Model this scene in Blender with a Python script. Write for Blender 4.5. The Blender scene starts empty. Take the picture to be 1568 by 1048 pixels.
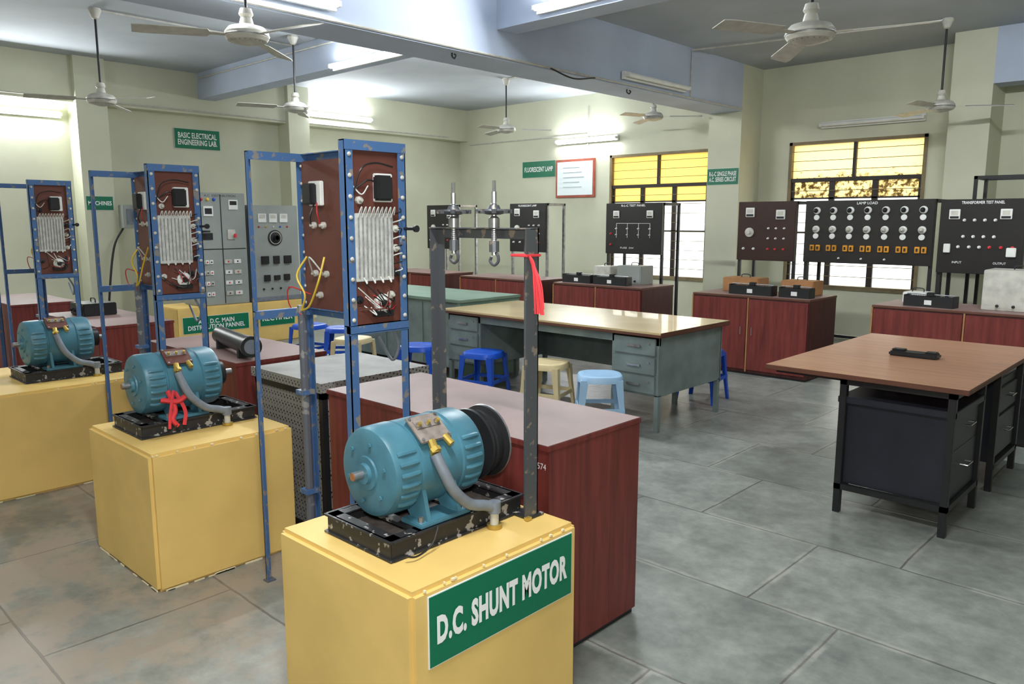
import bpy, bmesh, math, random
from mathutils import Vector, Matrix
random.seed(4)
sc=bpy.context.scene
try: sc.view_settings.view_transform='Standard'
except Exception: pass

# ------------------------------------------------------------ materials
def mat(name,c,rough=.6,metal=0,var=.15,scale=8,c2=None,thr=None,bump=0,emit=0,spec=.4,stretch=None,coat=0):
    m=bpy.data.materials.new(name);m.use_nodes=True;nt=m.node_tree;N=nt.nodes;L=nt.links
    b=N['Principled BSDF'];b.inputs['Roughness'].default_value=rough;b.inputs['Metallic'].default_value=metal
    b.inputs['Specular IOR Level'].default_value=spec
    if coat: b.inputs['Coat Weight'].default_value=coat
    tc=N.new('ShaderNodeTexCoord');mp=N.new('ShaderNodeMapping');L.new(tc.outputs['Object'],mp.inputs[0])
    if stretch: mp.inputs['Scale'].default_value=stretch
    no=N.new('ShaderNodeTexNoise');no.inputs['Scale'].default_value=scale;no.inputs['Detail'].default_value=6
    L.new(mp.outputs[0],no.inputs['Vector'])
    r=N.new('ShaderNodeValToRGB')
    if c2 is None: c2=tuple(x*(1-var*2.2) for x in c)
    if thr is None: r.color_ramp.elements[0].position=.3;r.color_ramp.elements[1].position=.65
    else: r.color_ramp.elements[0].position=thr-.02;r.color_ramp.elements[1].position=thr+.02
    r.color_ramp.elements[0].color=(*c2,1);r.color_ramp.elements[1].color=(*c,1)
    L.new(no.outputs['Fac'],r.inputs[0]);L.new(r.outputs[0],b.inputs['Base Color'])
    if bump:
        bp=N.new('ShaderNodeBump');bp.inputs['Strength'].default_value=bump;bp.inputs['Distance'].default_value=.01
        L.new(no.outputs['Fac'],bp.inputs['Height']);L.new(bp.outputs[0],b.inputs['Normal'])
    if emit:
        b.inputs['Emission Color'].default_value=(*c,1);b.inputs['Emission Strength'].default_value=emit
    return m
WALL=mat('wall_paint_cream',(.63,.63,.485),.75,var=.06,scale=1.2,bump=.05)
CEIL=mat('ceiling_whitewash',(.47,.505,.55),.85,var=.1,scale=.8)
BEAM=mat('beam_paint_blue',(.49,.555,.69),.7,var=.07,scale=1.5,bump=.05)
YEL=mat('yellow_paint',(.80,.545,.175),.55,var=.07,scale=3,bump=.15)
YEDGE=mat('chipped_paint_white',(.80,.70,.46),.8,var=.05,scale=30)
RED=mat('red_laminate',(.19,.036,.03),.42,var=.2,scale=6,stretch=(6,6,.5))
REDTOP=mat('dusty_red_top',(.26,.165,.15),.55,var=.14,scale=2.5)
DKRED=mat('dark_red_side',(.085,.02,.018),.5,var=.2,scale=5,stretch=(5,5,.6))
TEAL=mat('teal_enamel',(.07,.205,.275),.38,var=.14,scale=9,bump=.03)
BLK=mat('black_paint',(.018,.018,.02),.4,var=.1,scale=10)
BLKCH=mat('chipped_black_paint',(.022,.022,.024),.5,c2=(.34,.32,.3),thr=.385,scale=34)
BLU=mat('chipped_blue_paint',(.06,.135,.30),.5,c2=(.22,.2,.18),thr=.4,scale=24,bump=.1)
GREYP=mat('grey_black_steel',(.10,.105,.115),.42,c2=(.27,.22,.18),thr=.38,scale=30,metal=.35)
BROWN=mat('brown_bakelite',(.14,.045,.032),.5,var=.12,scale=5)
RUST=mat('rusty_shaft',(.4,.16,.06),.6,var=.2,scale=60)
DUSTB=mat('dusty_cover_plate',(.30,.25,.22),.6,var=.2,scale=30)
BLKPAN=mat('black_panel',(.02,.018,.018),.35,var=.1,scale=4)
BRPAN=mat('dark_brown_panel',(.04,.018,.014),.35,var=.1,scale=4)
WHITE=mat('white_plastic',(.78,.78,.75),.45,var=.05,scale=8)
OFFW=mat('aged_white_enamel',(.58,.56,.50),.45,var=.12,scale=14)
STEEL=mat('steel',(.45,.45,.46),.35,metal=.8,var=.2,scale=20)
CHROME=mat('chrome',(.7,.7,.7),.2,metal=1,var=.05)
GREEN=mat('green_sign',(.0,.16,.075),.45,var=.05,scale=3)
TXT=mat('white_lettering',(.88,.88,.88),.5,var=.02)
GREYBOX=mat('grey_enamel_cabinet',(.30,.32,.30),.45,var=.08,scale=3)
DGREY=mat('desk_grey_green',(.20,.25,.24),.42,var=.15,scale=6)
GRTAB=mat('green_counter',(.19,.29,.22),.45,var=.12,scale=3)
TAN=mat('tan_table_top',(.60,.46,.25),.25,var=.08,scale=3,coat=.3)
WOODT=mat('orange_brown_laminate',(.44,.225,.13),.35,var=.1,scale=3,stretch=(1,8,1))
EDGE=mat('dark_wood_edge',(.13,.05,.03),.5,var=.1)
NAVY=mat('black_sheet_metal',(.022,.024,.034),.38,var=.15,scale=5)
PBLUE=mat('blue_plastic',(.012,.08,.50),.35,var=.05)
PLBLUE=mat('light_blue_plastic',(.36,.56,.78),.35,var=.04)
PCREAM=mat('cream_plastic',(.68,.56,.32),.4,var=.05)
CONDUIT=mat('grey_conduit',(.19,.215,.25),.5,var=.12,scale=20)
DCOND=mat('dark_steel_conduit',(.13,.14,.17),.45,c2=(.3,.3,.3),thr=.4,scale=22,metal=.3)
REDCL=mat('red_cloth',(.72,.05,.06),.8,var=.1)
WY=mat('yellow_wire',(.8,.55,.05),.4);WR=mat('red_wire',(.5,.03,.03),.4);WB=mat('black_wire',(.02,.02,.02),.4);WW=mat('white_wire',(.7,.7,.66),.6)
ORG=mat('orange_switch',(.75,.33,.03),.4);GOLD=mat('brass',(.6,.42,.1),.4,metal=.6)
BOXW=mat('ply_box',(.42,.2,.08),.6,var=.1)
TUBE=mat('lit_tube',(1,1,1),.5,var=0,emit=75);TUBE.node_tree.nodes['Principled BSDF'].inputs['Emission Color'].default_value=(.93,.985,1,1)
COIL=mat('coil_board',(.6,.6,.57),.65,var=.15,scale=30)
COILD=mat('coil_winding_grey',(.30,.30,.29),.6,var=.2,scale=80)
WFR=mat('window_frame_brown',(.035,.025,.02),.5)
WFRC=mat('window_surround',(.26,.2,.11),.6)
REDF=mat('red_frame',(.45,.1,.06),.5)
PAPER=mat('paper',(.78,.85,.86),.7,c2=(.5,.6,.65),thr=.3,scale=12)
GTOP=mat('dusty_grey_top',(.26,.25,.23),.6,var=.2,scale=5)

def floor_mat():
    m=bpy.data.materials.new('stone_slab_floor');m.use_nodes=True;nt=m.node_tree;N=nt.nodes;L=nt.links;b=N['Principled BSDF']
    def noise(s,d=10,ro=.6):
        n=N.new('ShaderNodeTexNoise');n.inputs['Scale'].default_value=s;n.inputs['Detail'].default_value=d;n.inputs['Roughness'].default_value=ro;L.new(tc.outputs['Object'],n.inputs['Vector']);return n
    def ramp(src,p0,c0,p1,c1):
        r=N.new('ShaderNodeValToRGB');r.color_ramp.elements[0].position=p0;r.color_ramp.elements[0].color=(*c0,1);r.color_ramp.elements[1].position=p1;r.color_ramp.elements[1].color=(*c1,1);L.new(src,r.inputs[0]);return r
    def mix(t,f,a,bb):
        x=N.new('ShaderNodeMixRGB');x.blend_type=t
        if isinstance(f,float): x.inputs[0].default_value=f
        else: L.new(f,x.inputs[0])
        L.new(a,x.inputs[1])
        if isinstance(bb,tuple): x.inputs[2].default_value=(*bb,1)
        else: L.new(bb,x.inputs[2])
        return x
    tc=N.new('ShaderNodeTexCoord')
    nw=noise(3,3);sb=N.new('ShaderNodeVectorMath');sb.operation='SUBTRACT';L.new(nw.outputs['Color'],sb.inputs[0]);sb.inputs[1].default_value=(.5,.5,.5)
    sc_=N.new('ShaderNodeVectorMath');sc_.operation='SCALE';L.new(sb.outputs[0],sc_.inputs[0]);sc_.inputs[3].default_value=.02
    ad=N.new('ShaderNodeVectorMath');ad.operation='ADD';L.new(tc.outputs['Object'],ad.inputs[0]);L.new(sc_.outputs[0],ad.inputs[1])
    def brick(ms):
        br=N.new('ShaderNodeTexBrick');br.inputs['Scale'].default_value=1;br.inputs['Brick Width'].default_value=1.0;br.inputs['Row Height'].default_value=.72
        br.offset=.37
        br.inputs['Mortar Size'].default_value=ms;br.inputs['Mortar Smooth'].default_value=.5;br.inputs['Bias'].default_value=0
        br.inputs['Color1'].default_value=(.205,.22,.20,1);br.inputs['Color2'].default_value=(.275,.285,.26,1);br.inputs['Mortar'].default_value=(.11,.105,.095,1)
        L.new(ad.outputs[0],br.inputs['Vector']);return br
    br=brick(.006);br2=brick(.028)
    n2=noise(3.5,12,.65);n4=noise(14,10,.7)
    r=ramp(n2.outputs['Fac'],.33,(.62,.63,.63),.68,(1.24,1.24,1.22))
    r4=ramp(n4.outputs['Fac'],.35,(.86,.86,.86),.65,(1.1,1.1,1.1))
    c=mix('MULTIPLY',.85,br.outputs['Color'],r.outputs[0]);c=mix('MULTIPLY',.8,c.outputs[0],r4.outputs[0])
    n5=noise(2.3,8,.7);r5=ramp(n5.outputs['Fac'],.47,(0,0,0),.6,(.6,.6,.6))
    inv=N.new('ShaderNodeMath');inv.operation='MULTIPLY';L.new(br2.outputs['Fac'],inv.inputs[0]);L.new(r5.outputs[0],inv.inputs[1])
    c=mix('MIX',inv.outputs[0],c.outputs[0],(.42,.41,.37))
    sp=N.new('ShaderNodeSeparateXYZ');L.new(tc.outputs['Object'],sp.inputs[0])
    mr=N.new('ShaderNodeMapRange');mr.inputs[1].default_value=-1.6;mr.inputs[2].default_value=-2.6;L.new(sp.outputs[0],mr.inputs[0])
    mr2=N.new('ShaderNodeMapRange');mr2.inputs[1].default_value=3.0;mr2.inputs[2].default_value=1.8;L.new(sp.outputs[1],mr2.inputs[0])
    mu=N.new('ShaderNodeMath');mu.operation='MULTIPLY';L.new(mr.outputs[0],mu.inputs[0]);L.new(mr2.outputs[0],mu.inputs[1])
    n3=noise(2.2,12,.7);r2=ramp(n3.outputs['Fac'],.44,(.1,.1,.1),.54,(.95,.95,.95))
    mu2=N.new('ShaderNodeMath');mu2.operation='MULTIPLY';L.new(mu.outputs[0],mu2.inputs[0]);L.new(r2.outputs[0],mu2.inputs[1])
    c=mix('MIX',mu2.outputs[0],c.outputs[0],(.34,.28,.22))
    # keep joints readable through the dust
    dj=N.new('ShaderNodeMath');dj.operation='MULTIPLY';L.new(br.outputs['Fac'],dj.inputs[0]);dj.inputs[1].default_value=.55
    c=mix('MIX',dj.outputs[0],c.outputs[0],(.12,.11,.10))
    L.new(c.outputs[0],b.inputs['Base Color'])
    rr=N.new('ShaderNodeMapRange');rr.inputs[3].default_value=.26;rr.inputs[4].default_value=.52;L.new(n2.outputs['Fac'],rr.inputs[0]);L.new(rr.outputs[0],b.inputs['Roughness'])
    bp=N.new('ShaderNodeBump');bp.inputs['Strength'].default_value=.3;bp.inputs['Distance'].default_value=.004
    L.new(br.outputs['Fac'],bp.inputs['Height']);bp.invert=True
    bp2=N.new('ShaderNodeBump');bp2.inputs['Strength'].default_value=.12;bp2.inputs['Distance'].default_value=.004;L.new(n4.outputs['Fac'],bp2.inputs['Height']);L.new(bp.outputs[0],bp2.inputs['Normal']);L.new(bp2.outputs[0],b.inputs['Normal'])
    return m
FLOOR=floor_mat()
def pane_mat(name,c1,c2,thr,zlo=None,zhi=None,scale=7):
    m=bpy.data.materials.new(name);m.use_nodes=True;nt=m.node_tree;N=nt.nodes;L=nt.links;N.remove(N['Principled BSDF'])
    o=N['Material Output'];t=N.new('ShaderNodeBsdfTranslucent');d=N.new('ShaderNodeBsdfDiffuse');mx=N.new('ShaderNodeMixShader');mx.inputs[0].default_value=.15
    tc=N.new('ShaderNodeTexCoord');no=N.new('ShaderNodeTexNoise');no.inputs['Scale'].default_value=scale;no.inputs['Detail'].default_value=9;no.inputs['Roughness'].default_value=.75;L.new(tc.outputs['Object'],no.inputs['Vector'])
    r=N.new('ShaderNodeValToRGB');r.color_ramp.elements[0].position=thr;r.color_ramp.elements[1].position=thr+.05;r.color_ramp.elements[0].color=(*c2,1);r.color_ramp.elements[1].color=(*c1,1)
    if zlo is not None:
        sp=N.new('ShaderNodeSeparateXYZ');L.new(tc.outputs['Object'],sp.inputs[0]);mr=N.new('ShaderNodeMapRange');mr.inputs[1].default_value=zlo;mr.inputs[2].default_value=zhi;mr.inputs[3].default_value=0;mr.inputs[4].default_value=.2;L.new(sp.outputs[2],mr.inputs[0])
        ad=N.new('ShaderNodeMath');ad.operation='ADD';L.new(no.outputs['Fac'],ad.inputs[0]);L.new(mr.outputs[0],ad.inputs[1]);L.new(ad.outputs[0],r.inputs[0])
    else: L.new(no.outputs['Fac'],r.inputs[0])
    L.new(r.outputs[0],t.inputs[0]);L.new(r.outputs[0],d.inputs[0]);L.new(t.outputs[0],mx.inputs[1]);L.new(d.outputs[0],mx.inputs[2]);L.new(mx.outputs[0],o.inputs[0])
    return m
PANE1=pane_mat('yellow_glass',(.80,.63,.29),(.66,.50,.20),.3)
PANE2=pane_mat('dirty_yellow_glass',(.88,.76,.46),(.16,.12,.06),.46,1.40,1.72,16)
PANEW=pane_mat('frosted_glass',(.95,.95,.90),(.82,.81,.68),.35)

# ------------------------------------------------------------ mesh builder
class B:
    def __init__(s): s.V=[];s.F=[];s.I=[];s.S=[];s.M=[];s.T=Matrix.Identity(4)
    def add(s,vs,fs,m,sm=False):
        if m not in s.M: s.M.append(m)
        k=s.M.index(m);o=len(s.V)
        s.V+=[s.T@Vector(v) for v in vs]
        for f in fs: s.F.append([o+i for i in f]);s.I.append(k);s.S.append(sm)
    def box(s,x0,x1,y0,y1,z0,z1,m,b=0,R=None):
        if x1<x0:x0,x1=x1,x0
        if y1<y0:y0,y1=y1,y0
        if z1<z0:z0,z1=z1,z0
        if b:
            bm=bmesh.new();bmesh.ops.create_cube(bm,size=1)
            for v in bm.verts: v.co=Vector(((x0+x1)/2+v.co.x*(x1-x0),(y0+y1)/2+v.co.y*(y1-y0),(z0+z1)/2+v.co.z*(z1-z0)))
            bmesh.ops.bevel(bm,geom=list(bm.edges),offset=b,segments=2,affect='EDGES')
            bm.verts.index_update()
            vs=[v.co.copy() for v in bm.verts];fs=[[v.index for v in f.verts] for f in bm.faces];bm.free()
        else:
            vs=[Vector(p) for p in ((x0,y0,z0),(x1,y0,z0),(x1,y1,z0),(x0,y1,z0),(x0,y0,z1),(x1,y0,z1),(x1,y1,z1),(x0,y1,z1))]
            fs=[(0,3,2,1),(4,5,6,7),(0,1,5,4),(1,2,6,5),(2,3,7,6),(3,0,4,7)]
        if R is not None:
            c=Vector(((x0+x1)/2,(y0+y1)/2,(z0+z1)/2));vs=[c+R@(v-c) for v in vs]
        s.add(vs,fs,m)
    def lathe(s,o,ax,prof,m,n=28,sm=True):
        o=Vector(o);ax=Vector(ax).normalized();u=ax.orthogonal().normalized();w=ax.cross(u)
        vs=[];fs=[]
        for t,r in prof:
            for i in range(n):
                a=2*math.pi*i/n;vs.append(o+ax*t+(u*math.cos(a)+w*math.sin(a))*r)
        for j in range(len(prof)-1):
            for i in range(n):
                k=(i+1)%n;fs.append((j*n+i,j*n+k,(j+1)*n+k,(j+1)*n+i))
        fs.append(list(range(n))[::-1]);fs.append([(len(prof)-1)*n+i for i in range(n)])
        s.add(vs,fs,m,sm)
    def cyl(s,p,q,r,m,r2=None,n=14):
        p=Vector(p);q=Vector(q);s.lathe(p,q-p,[(0,r),((q-p).length,r if r2 is None else r2)],m,n)
    def pipe(s,pts,r,m,n=8,sub=6):
        P=[Vector(p) for p in pts]
        if len(P)>2 and sub>1:
            Q=[];E=[P[0]*2-P[1]]+P+[P[-1]*2-P[-2]]
            for i in range(1,len(E)-2):
                for k in range(sub):
                    t=k/sub;a,b,c,d=E[i-1:i+3]
                    Q.append(.5*((2*b)+(c-a)*t+(2*a-5*b+4*c-d)*t*t+(-a+3*b-3*c+d)*t**3))
            Q.append(P[-1]);P=Q
        vs=[];fs=[];u=None
        for i,p in enumerate(P):
            d=(P[min(i+1,len(P)-1)]-P[max(i-1,0)]).normalized()
            if u is None: u=d.orthogonal().normalized()
            else:
                u=(u-d*u.dot(d))
                u=u.normalized() if u.length>1e-6 else d.orthogonal().normalized()
            w=d.cross(u)
            for k in range(n):
                a=2*math.pi*k/n;vs.append(p+(u*math.cos(a)+w*math.sin(a))*r)
        for j in range(len(P)-1):
            for i in range(n):
                k=(i+1)%n;fs.append((j*n+i,j*n+k,(j+1)*n+k,(j+1)*n+i))
        fs.append(list(range(n))[::-1]);fs.append([(len(P)-1)*n+i for i in range(n)])
        s.add(vs,fs,m,True)
    def text(s,body,c,right,up,w,h,m,off=.012,th=.0015):
        cu=bpy.data.curves.new('t','FONT');cu.body=body;cu.size=1;cu.offset=off;cu.align_x='CENTER';cu.resolution_u=3;cu.space_line=.9
        cu.space_character=1+off*1.6
        ob=bpy.data.objects.new('t',cu);bpy.context.collection.objects.link(ob)
        dg=bpy.context.evaluated_depsgraph_get();me=ob.evaluated_get(dg).to_mesh()
        vs=[v.co.copy() for v in me.vertices];fs=[list(p.vertices) for p in me.polygons]
        ob.evaluated_get(dg).to_mesh_clear();bpy.data.objects.remove(ob);bpy.data.curves.remove(cu)
        if not vs:return
        x0=min(v.x for v in vs);x1=max(v.x for v in vs);y0=min(v.y for v in vs);y1=max(v.y for v in vs)
        right=Vector(right);up=Vector(up);nn=right.cross(up);c=Vector(c)
        s.add([c+right*((v.x-(x0+x1)/2)/(x1-x0)*w)+up*((v.y-(y0+y1)/2)/(y1-y0)*h)+nn*th for v in vs],fs,m)
    def build(s,name):
        xs=[v.x for v in s.V];ys=[v.y for v in s.V];zs=[v.z for v in s.V]
        c=Vector(((min(xs)+max(xs))/2,(min(ys)+max(ys))/2,min(zs)))
        me=bpy.data.meshes.new(name);me.from_pydata([v-c for v in s.V],[],s.F)
        for m in s.M: me.materials.append(m)
        me.polygons.foreach_set('material_index',s.I);me.polygons.foreach_set('use_smooth',s.S);me.update()
        bm=bmesh.new();bm.from_mesh(me);bmesh.ops.recalc_face_normals(bm,faces=list(bm.faces));bm.to_mesh(me);bm.free()
        try: me.set_sharp_from_angle(angle=math.radians(35))
        except Exception: pass
        ob=bpy.data.objects.new(name,me);ob.location=c;bpy.context.collection.objects.link(ob);return ob
X=Vector((1,0,0));Y=Vector((0,1,0));Z=Vector((0,0,1))

# ------------------------------------------------------------ room
XL_,XR,YB,YF,CZ=-11.2,2.5,10.4,-3.0,3.58
def room(name,boxes,m):
    b=B()
    for q in boxes: b.box(*q,m)
    return b.build(name)
b=B();b.box(XL_,XR,YF,YB,-.1,0,FLOOR);fo=b.build('floor')
for v in fo.data.vertices: v.co+=fo.location
fo.location=(0,0,0)
room('ceiling',[(XL_,XR,YF,YB,CZ,CZ+.12)],CEIL)
W=[(-7.65,-5.85),(-4.67,-2.96)];WZ0,WZ1=.68,2.58
room('wall_back',[(XL_,W[0][0],YB,YB+.2,0,CZ),(W[0][1],W[1][0],YB,YB+.2,0,CZ),(W[1][1],XR,YB,YB+.2,0,CZ),(W[0][0],W[0][1],YB,YB+.2,0,WZ0),(W[1][0],W[1][1],YB,YB+.2,0,WZ0),(W[0][0],W[0][1],YB,YB+.2,WZ1,CZ),(W[1][0],W[1][1],YB,YB+.2,WZ1,CZ)],WALL)
room('wall_left',[(XL_-.2,XL_,YF,YB,0,CZ)],WALL)
room('wall_right',[(XR,XR+.2,YF,YB,0,CZ)],WALL)
room('wall_front',[(XL_,XR,YF-.2,YF,0,CZ)],WALL)
room('trim_1',[(-5.58,-5.1,9.83,YB,0,CZ)],WALL)
room('trim_2',[(-2.61,-2.2,9.83,YB,0,CZ)],WALL)
room('trim_3',[(XL_,-10.88,3.58,3.95,0,CZ),(XL_,-10.88,6.56,6.92,0,CZ),(XL_,-10.88,.55,.9,0,CZ)],WALL)
room('trim_4',[(XL_,-10.97,YF,YB,3.02,CZ)],WALL)
room('ceiling_beam_long',[(-5.58,-5.1,YF,9.83,2.98,CZ)],BEAM)
room('ceiling_beam_cross',[(-10.97,-5.58,5.2,5.45,3.23,CZ),(-5.1,XR,5.2,5.45,3.23,CZ)],BEAM)
room('ceiling_beam_side',[(-2.2,XR,9.83,10.15,3.0,CZ)],BEAM)
b=B()
b.pipe([(-5.085,YF+.1,3.0),(-5.085,9.8,3.0)],.011,OFFW,n=6);b.pipe([(-5.085,8.5,3.0),(-5.085,8.5,3.55),(-2.5,9.1,3.565)],.011,OFFW,n=6,sub=1)
b.pipe([(-5.085,5.9,3.0),(-5.03,6.2,2.93),(-5.07,6.6,2.99)],.008,WB,n=6)
for y in (4.75,7.35):
    b.pipe([(-5.2,y,2.985),(-5.2,y,2.95),(-5.17,y,2.93),(-5.15,y,2.95),(-5.17,y,2.965)],.008,WB,n=6)
b.pipe([(-10.955,YF+.1,3.06),(-10.955,9.9,3.06)],.011,OFFW,n=6)
b.pipe([(-8.1,10.385,3.4),(-8.1,10.385,2.95),(-8.1,10.385,2.6)],.011,OFFW,n=6,sub=1);b.pipe([(-10.9,10.385,2.95),(-8.1,10.385,2.95)],.011,OFFW,n=6)
b.pipe([(-10.9,5.18,3.5),(-5.6,5.18,3.5)],.01,OFFW,n=6);b.pipe([(-8.4,3.0,3.57),(-8.4,5.18,3.57)],.01,OFFW,n=6)
b.pipe([(-8.1,8.45,3.57),(-5.6,8.45,3.57)],.01,OFFW,n=6)
b.pipe([(-4.78,2.57,3.57),(-2.08,4.8,3.57)],.01,OFFW,n=6)
b.build('wiring_conduit')

def window(n,x0,x1,pane):
    b=B();y0,y1=YB+.02,YB+.07;zt=2.08
    for a,c in ((x0,x0+.04),(x1-.04,x1)): b.box(a,c,YB-.015,y1+.05,WZ0,WZ1,WFRC)
    b.box(x0,x1,YB-.015,y1+.05,WZ1-.04,WZ1,WFRC);b.box(x0,x1,YB-.03,y1+.05,WZ0-.03,WZ0+.02,WFRC)
    b.box(x0,x1,y0-.02,y1,zt-.025,zt+.025,WFR)
    b.box(x0+.04,x1-.04,y0+.03,y0+.04,zt,WZ1,pane)
    xm=(x0+x1)/2;b.box(xm-.02,xm+.02,y0-.01,y1,zt,WZ1,WFR)
    for k in range(3): 
        z=zt+(WZ1-zt)*(k+1)/4;b.box(x0,x1,y0-.008,y0,z-.004,z+.004,WFRC)
    for k in range(4):
        x=x0+.04+(x1-x0-.08)*k/3;b.box(x-.035,x+.035,y0,y1,WZ0,zt,WFR)
    b.box(x0,x1,y0,y1,1.38,1.40,WFR)
    b.box(x0+.04,x1-.04,y0+.03,y0+.04,1.84,zt,pane)
    b.box(x0+.04,x1-.04,y0+.03,y0+.04,WZ0,1.84,PANEW)
    b.box(x0,x1,y0,y1,1.83,1.85,WFR)
    for k in range(1,10):
        z=WZ0+(zt-WZ0)*k/10;b.box(x0+.04,x1-.04,y0-.012,y0,z-.004,z+.004,WFRC)
    b.build('window_%d'%n)
window(1,*W[0],PANE1);window(2,*W[1],PANE2)

# ------------------------------------------------------------ tube lights
def tube(c,d,n,lit=True,L=1.25,P=42):
    c=Vector(c);d=Vector(d);n=Vector(n);b=B()
    a=c-d*L/2;e=c+d*L/2
    def ob(p,q,w,h,m):
        nn=n;uu=d.cross(n)
        vs=[]
        for t in (p,q):
            for s1,s2 in ((-1,-1),(1,-1),(1,1),(-1,1)): vs.append(t+nn*s1*w/2+uu*s2*h/2)
        b.add(vs,[(0,3,2,1),(4,5,6,7),(0,1,5,4),(1,2,6,5),(2,3,7,6),(3,0,4,7)],m)
    ob(a,e,.035,.08,WHITE)
    for s_ in (-1,1): 
        q=c+d*s_*(L/2-.01)+n*.045;ob(q-d*.012,q+d*.012,.07,.04,WHITE)
    b.cyl(a+d*.02+n*.06,e-d*.02+n*.06,.023,TUBE if lit else WHITE,n=12)
    b.build('tube_light')
    if lit and P:
        l=bpy.data.lights.new('tube_lamp','AREA');l.shape='RECTANGLE';l.size=L-.1;l.size_y=.05;l.energy=P;l.color=(.94,.985,1)
        lo=bpy.data.objects.new('tube_lamp',l);bpy.context.collection.objects.link(lo)
        z=-(n*1.0-Z*.35).normalized();x=d.normalized();y=z.cross(x).normalized()
        M3=Matrix((x,y,z)).transposed();lo.matrix_world=Matrix.Translation(c+n*.1)@M3.to_4x4()
tube((-11.16,2.85,2.87),Y,X)
tube((-10.93,7.5,3.2),Y,X)
tube((-8.1,10.36,2.85),X,-Y)
tube((-3.62,10.36,2.77),X,-Y,False)
tube((-5.06,7.7,3.08),Y,X,False)
tube((-5.06,2.85,3.10),Y,X)
tube((-3.95,5.16,3.3),X,-Y)
tube((-6.95,5.16,3.22),X,-Y)
tube((-1.0,0.6,3.5),X,-Z,P=80)  # unseen extra tube, added outside the view to light the room
tube((-8.0,-1.0,3.5),X,-Z,P=70)  # another added tube outside the view, for room light
tube((-1.2,5.49,3.3),X,Y,P=55)  # extra lit tube out of view, on the cross beam's far face
tube((-7.0,5.49,3.3),X,Y,P=50)  # extra lit tube hidden behind the cross beam

# ------------------------------------------------------------ ceiling fans
def fan(x,y,z,rot):
    b=B()
    b.lathe((x,y,CZ),-Z,[(0,.055),(.02,.06),(.09,.03),(.1,.012)],OFFW,20)
    b.cyl((x,y,CZ-.08),(x,y,z+.1),.011,WB,n=10)
    b.lathe((x,y,z+.17),-Z,[(0,.012),(.005,.035),(.04,.045),(.06,.03)],OFFW,20)
    b.lathe((x,y,z+.12),-Z,[(0,.012),(.01,.035),(.05,.045),(.055,.06),(.07,.11),(.1,.135),(.13,.135),(.15,.12),(.165,.07),(.175,.03)],OFFW,28)
    b.lathe((x,y,z+.005),-Z,[(0,.137),(.004,.139),(.01,.137)],STEEL,28)
    for k in range(20):
        a=k*math.pi/10;b.box(x+.1*math.cos(a)-.004,x+.1*math.cos(a)+.004,y+.1*math.sin(a)-.004,y+.1*math.sin(a)+.004,z-.036,z-.02,WB)
    c=Vector((x,y,z))
    for k in range(3):
        R=Matrix.Rotation(rot+k*2*math.pi/3,3,'Z')
        def tf(p): return c+R@Vector(p)
        st=[(.11,-.02,.02,.0),(.22,-.022,.022,.0),(.235,-.05,.05,.0),(.6,-.062,.06,-.01),(.66,-.05,.045,-.012)]
        vs=[]
        for (r,y0,y1,dz) in st:
            for yy,tz in ((y0,-.012),(y1,.012)):
                for hh in (-.002,.002): vs.append(tf((r,yy,dz+tz*(1 if r>.22 else .2)+hh)))
        fs=[]
        for j in range(len(st)-1):
            a=j*4;e=a+4
            fs+=[(a,a+2,e+2,e),(a+1,e+1,e+3,a+3),(a,e,e+1,a+1),(a+2,a+3,e+3,e+2)]
        fs+=[(0,1,3,2),(len(vs)-4,len(vs)-2,len(vs)-1,len(vs)-3)]
        b.add(vs,fs,OFFW)
    b.build('ceiling_fan')
fan(-8.4,3.0,2.72,.35);fan(-8.0,4.92,2.8,.35);fan(-8.1,8.45,2.86,.7);fan(-4.76,2.6,2.70,.15)
fan(-1.94,4.5,2.585,.17);fan(-6.2,9.4,2.96,.45);fan(-2.5,9.1,2.71,.4)

# ------------------------------------------------------------ signs
def sign(name,body,c,right,w,h,tw=.86,th=.62,off=.02):
    c=Vector(c);right=Vector(right);n=right.cross(Z);b=B()
    def plate(w_,h_,d,m):
        vs=[c+right*a*w_/2+Z*e*h_/2+n*q for q in (0,d) for a,e in ((-1,-1),(1,-1),(1,1),(-1,1))]
        b.add(vs,[(0,3,2,1),(4,5,6,7),(0,1,5,4),(1,2,6,5),(2,3,7,6),(3,0,4,7)],m)
    plate(w,h,.003,TXT);plate(w-.006,h-.006,.0045,GREEN)
    b.text(body,c+n*.005,right,Z,w*tw,h*th,TXT,off=off)
    return b.build(name)
sign('wall_sign','BASIC ELECTRICAL\nENGINEERING LAB.',(-11.19,5.26,2.70),Y,.67,.28)
sign('wall_sign','FLUORESCENT LAMP',(-9.18,YB-.006,2.43),X,.76,.28,th=.3)
sign('wall_sign','R-L-C SINGLE PHASE\nA.C. SERIES CIRCUIT',(-5.34,9.826,2.14),X,.47,.22)
sign('wall_sign','MACHINES',(-10.876,3.765,1.77),Y,.33,.18,th=.3)
b=B()
b.box(-8.77,-7.94,YB-.032,YB-.002,1.93,2.56,REDF,.004);b.box(-8.73,-7.98,YB-.037,YB-.032,1.97,2.52,PAPER)
for i in range(5): b.box(-8.6,-8.25+.05*(i%3),YB-.039,YB-.037,2.42-i*.08,2.426-i*.08,CONDUIT)
b.build('notice_board')

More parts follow.
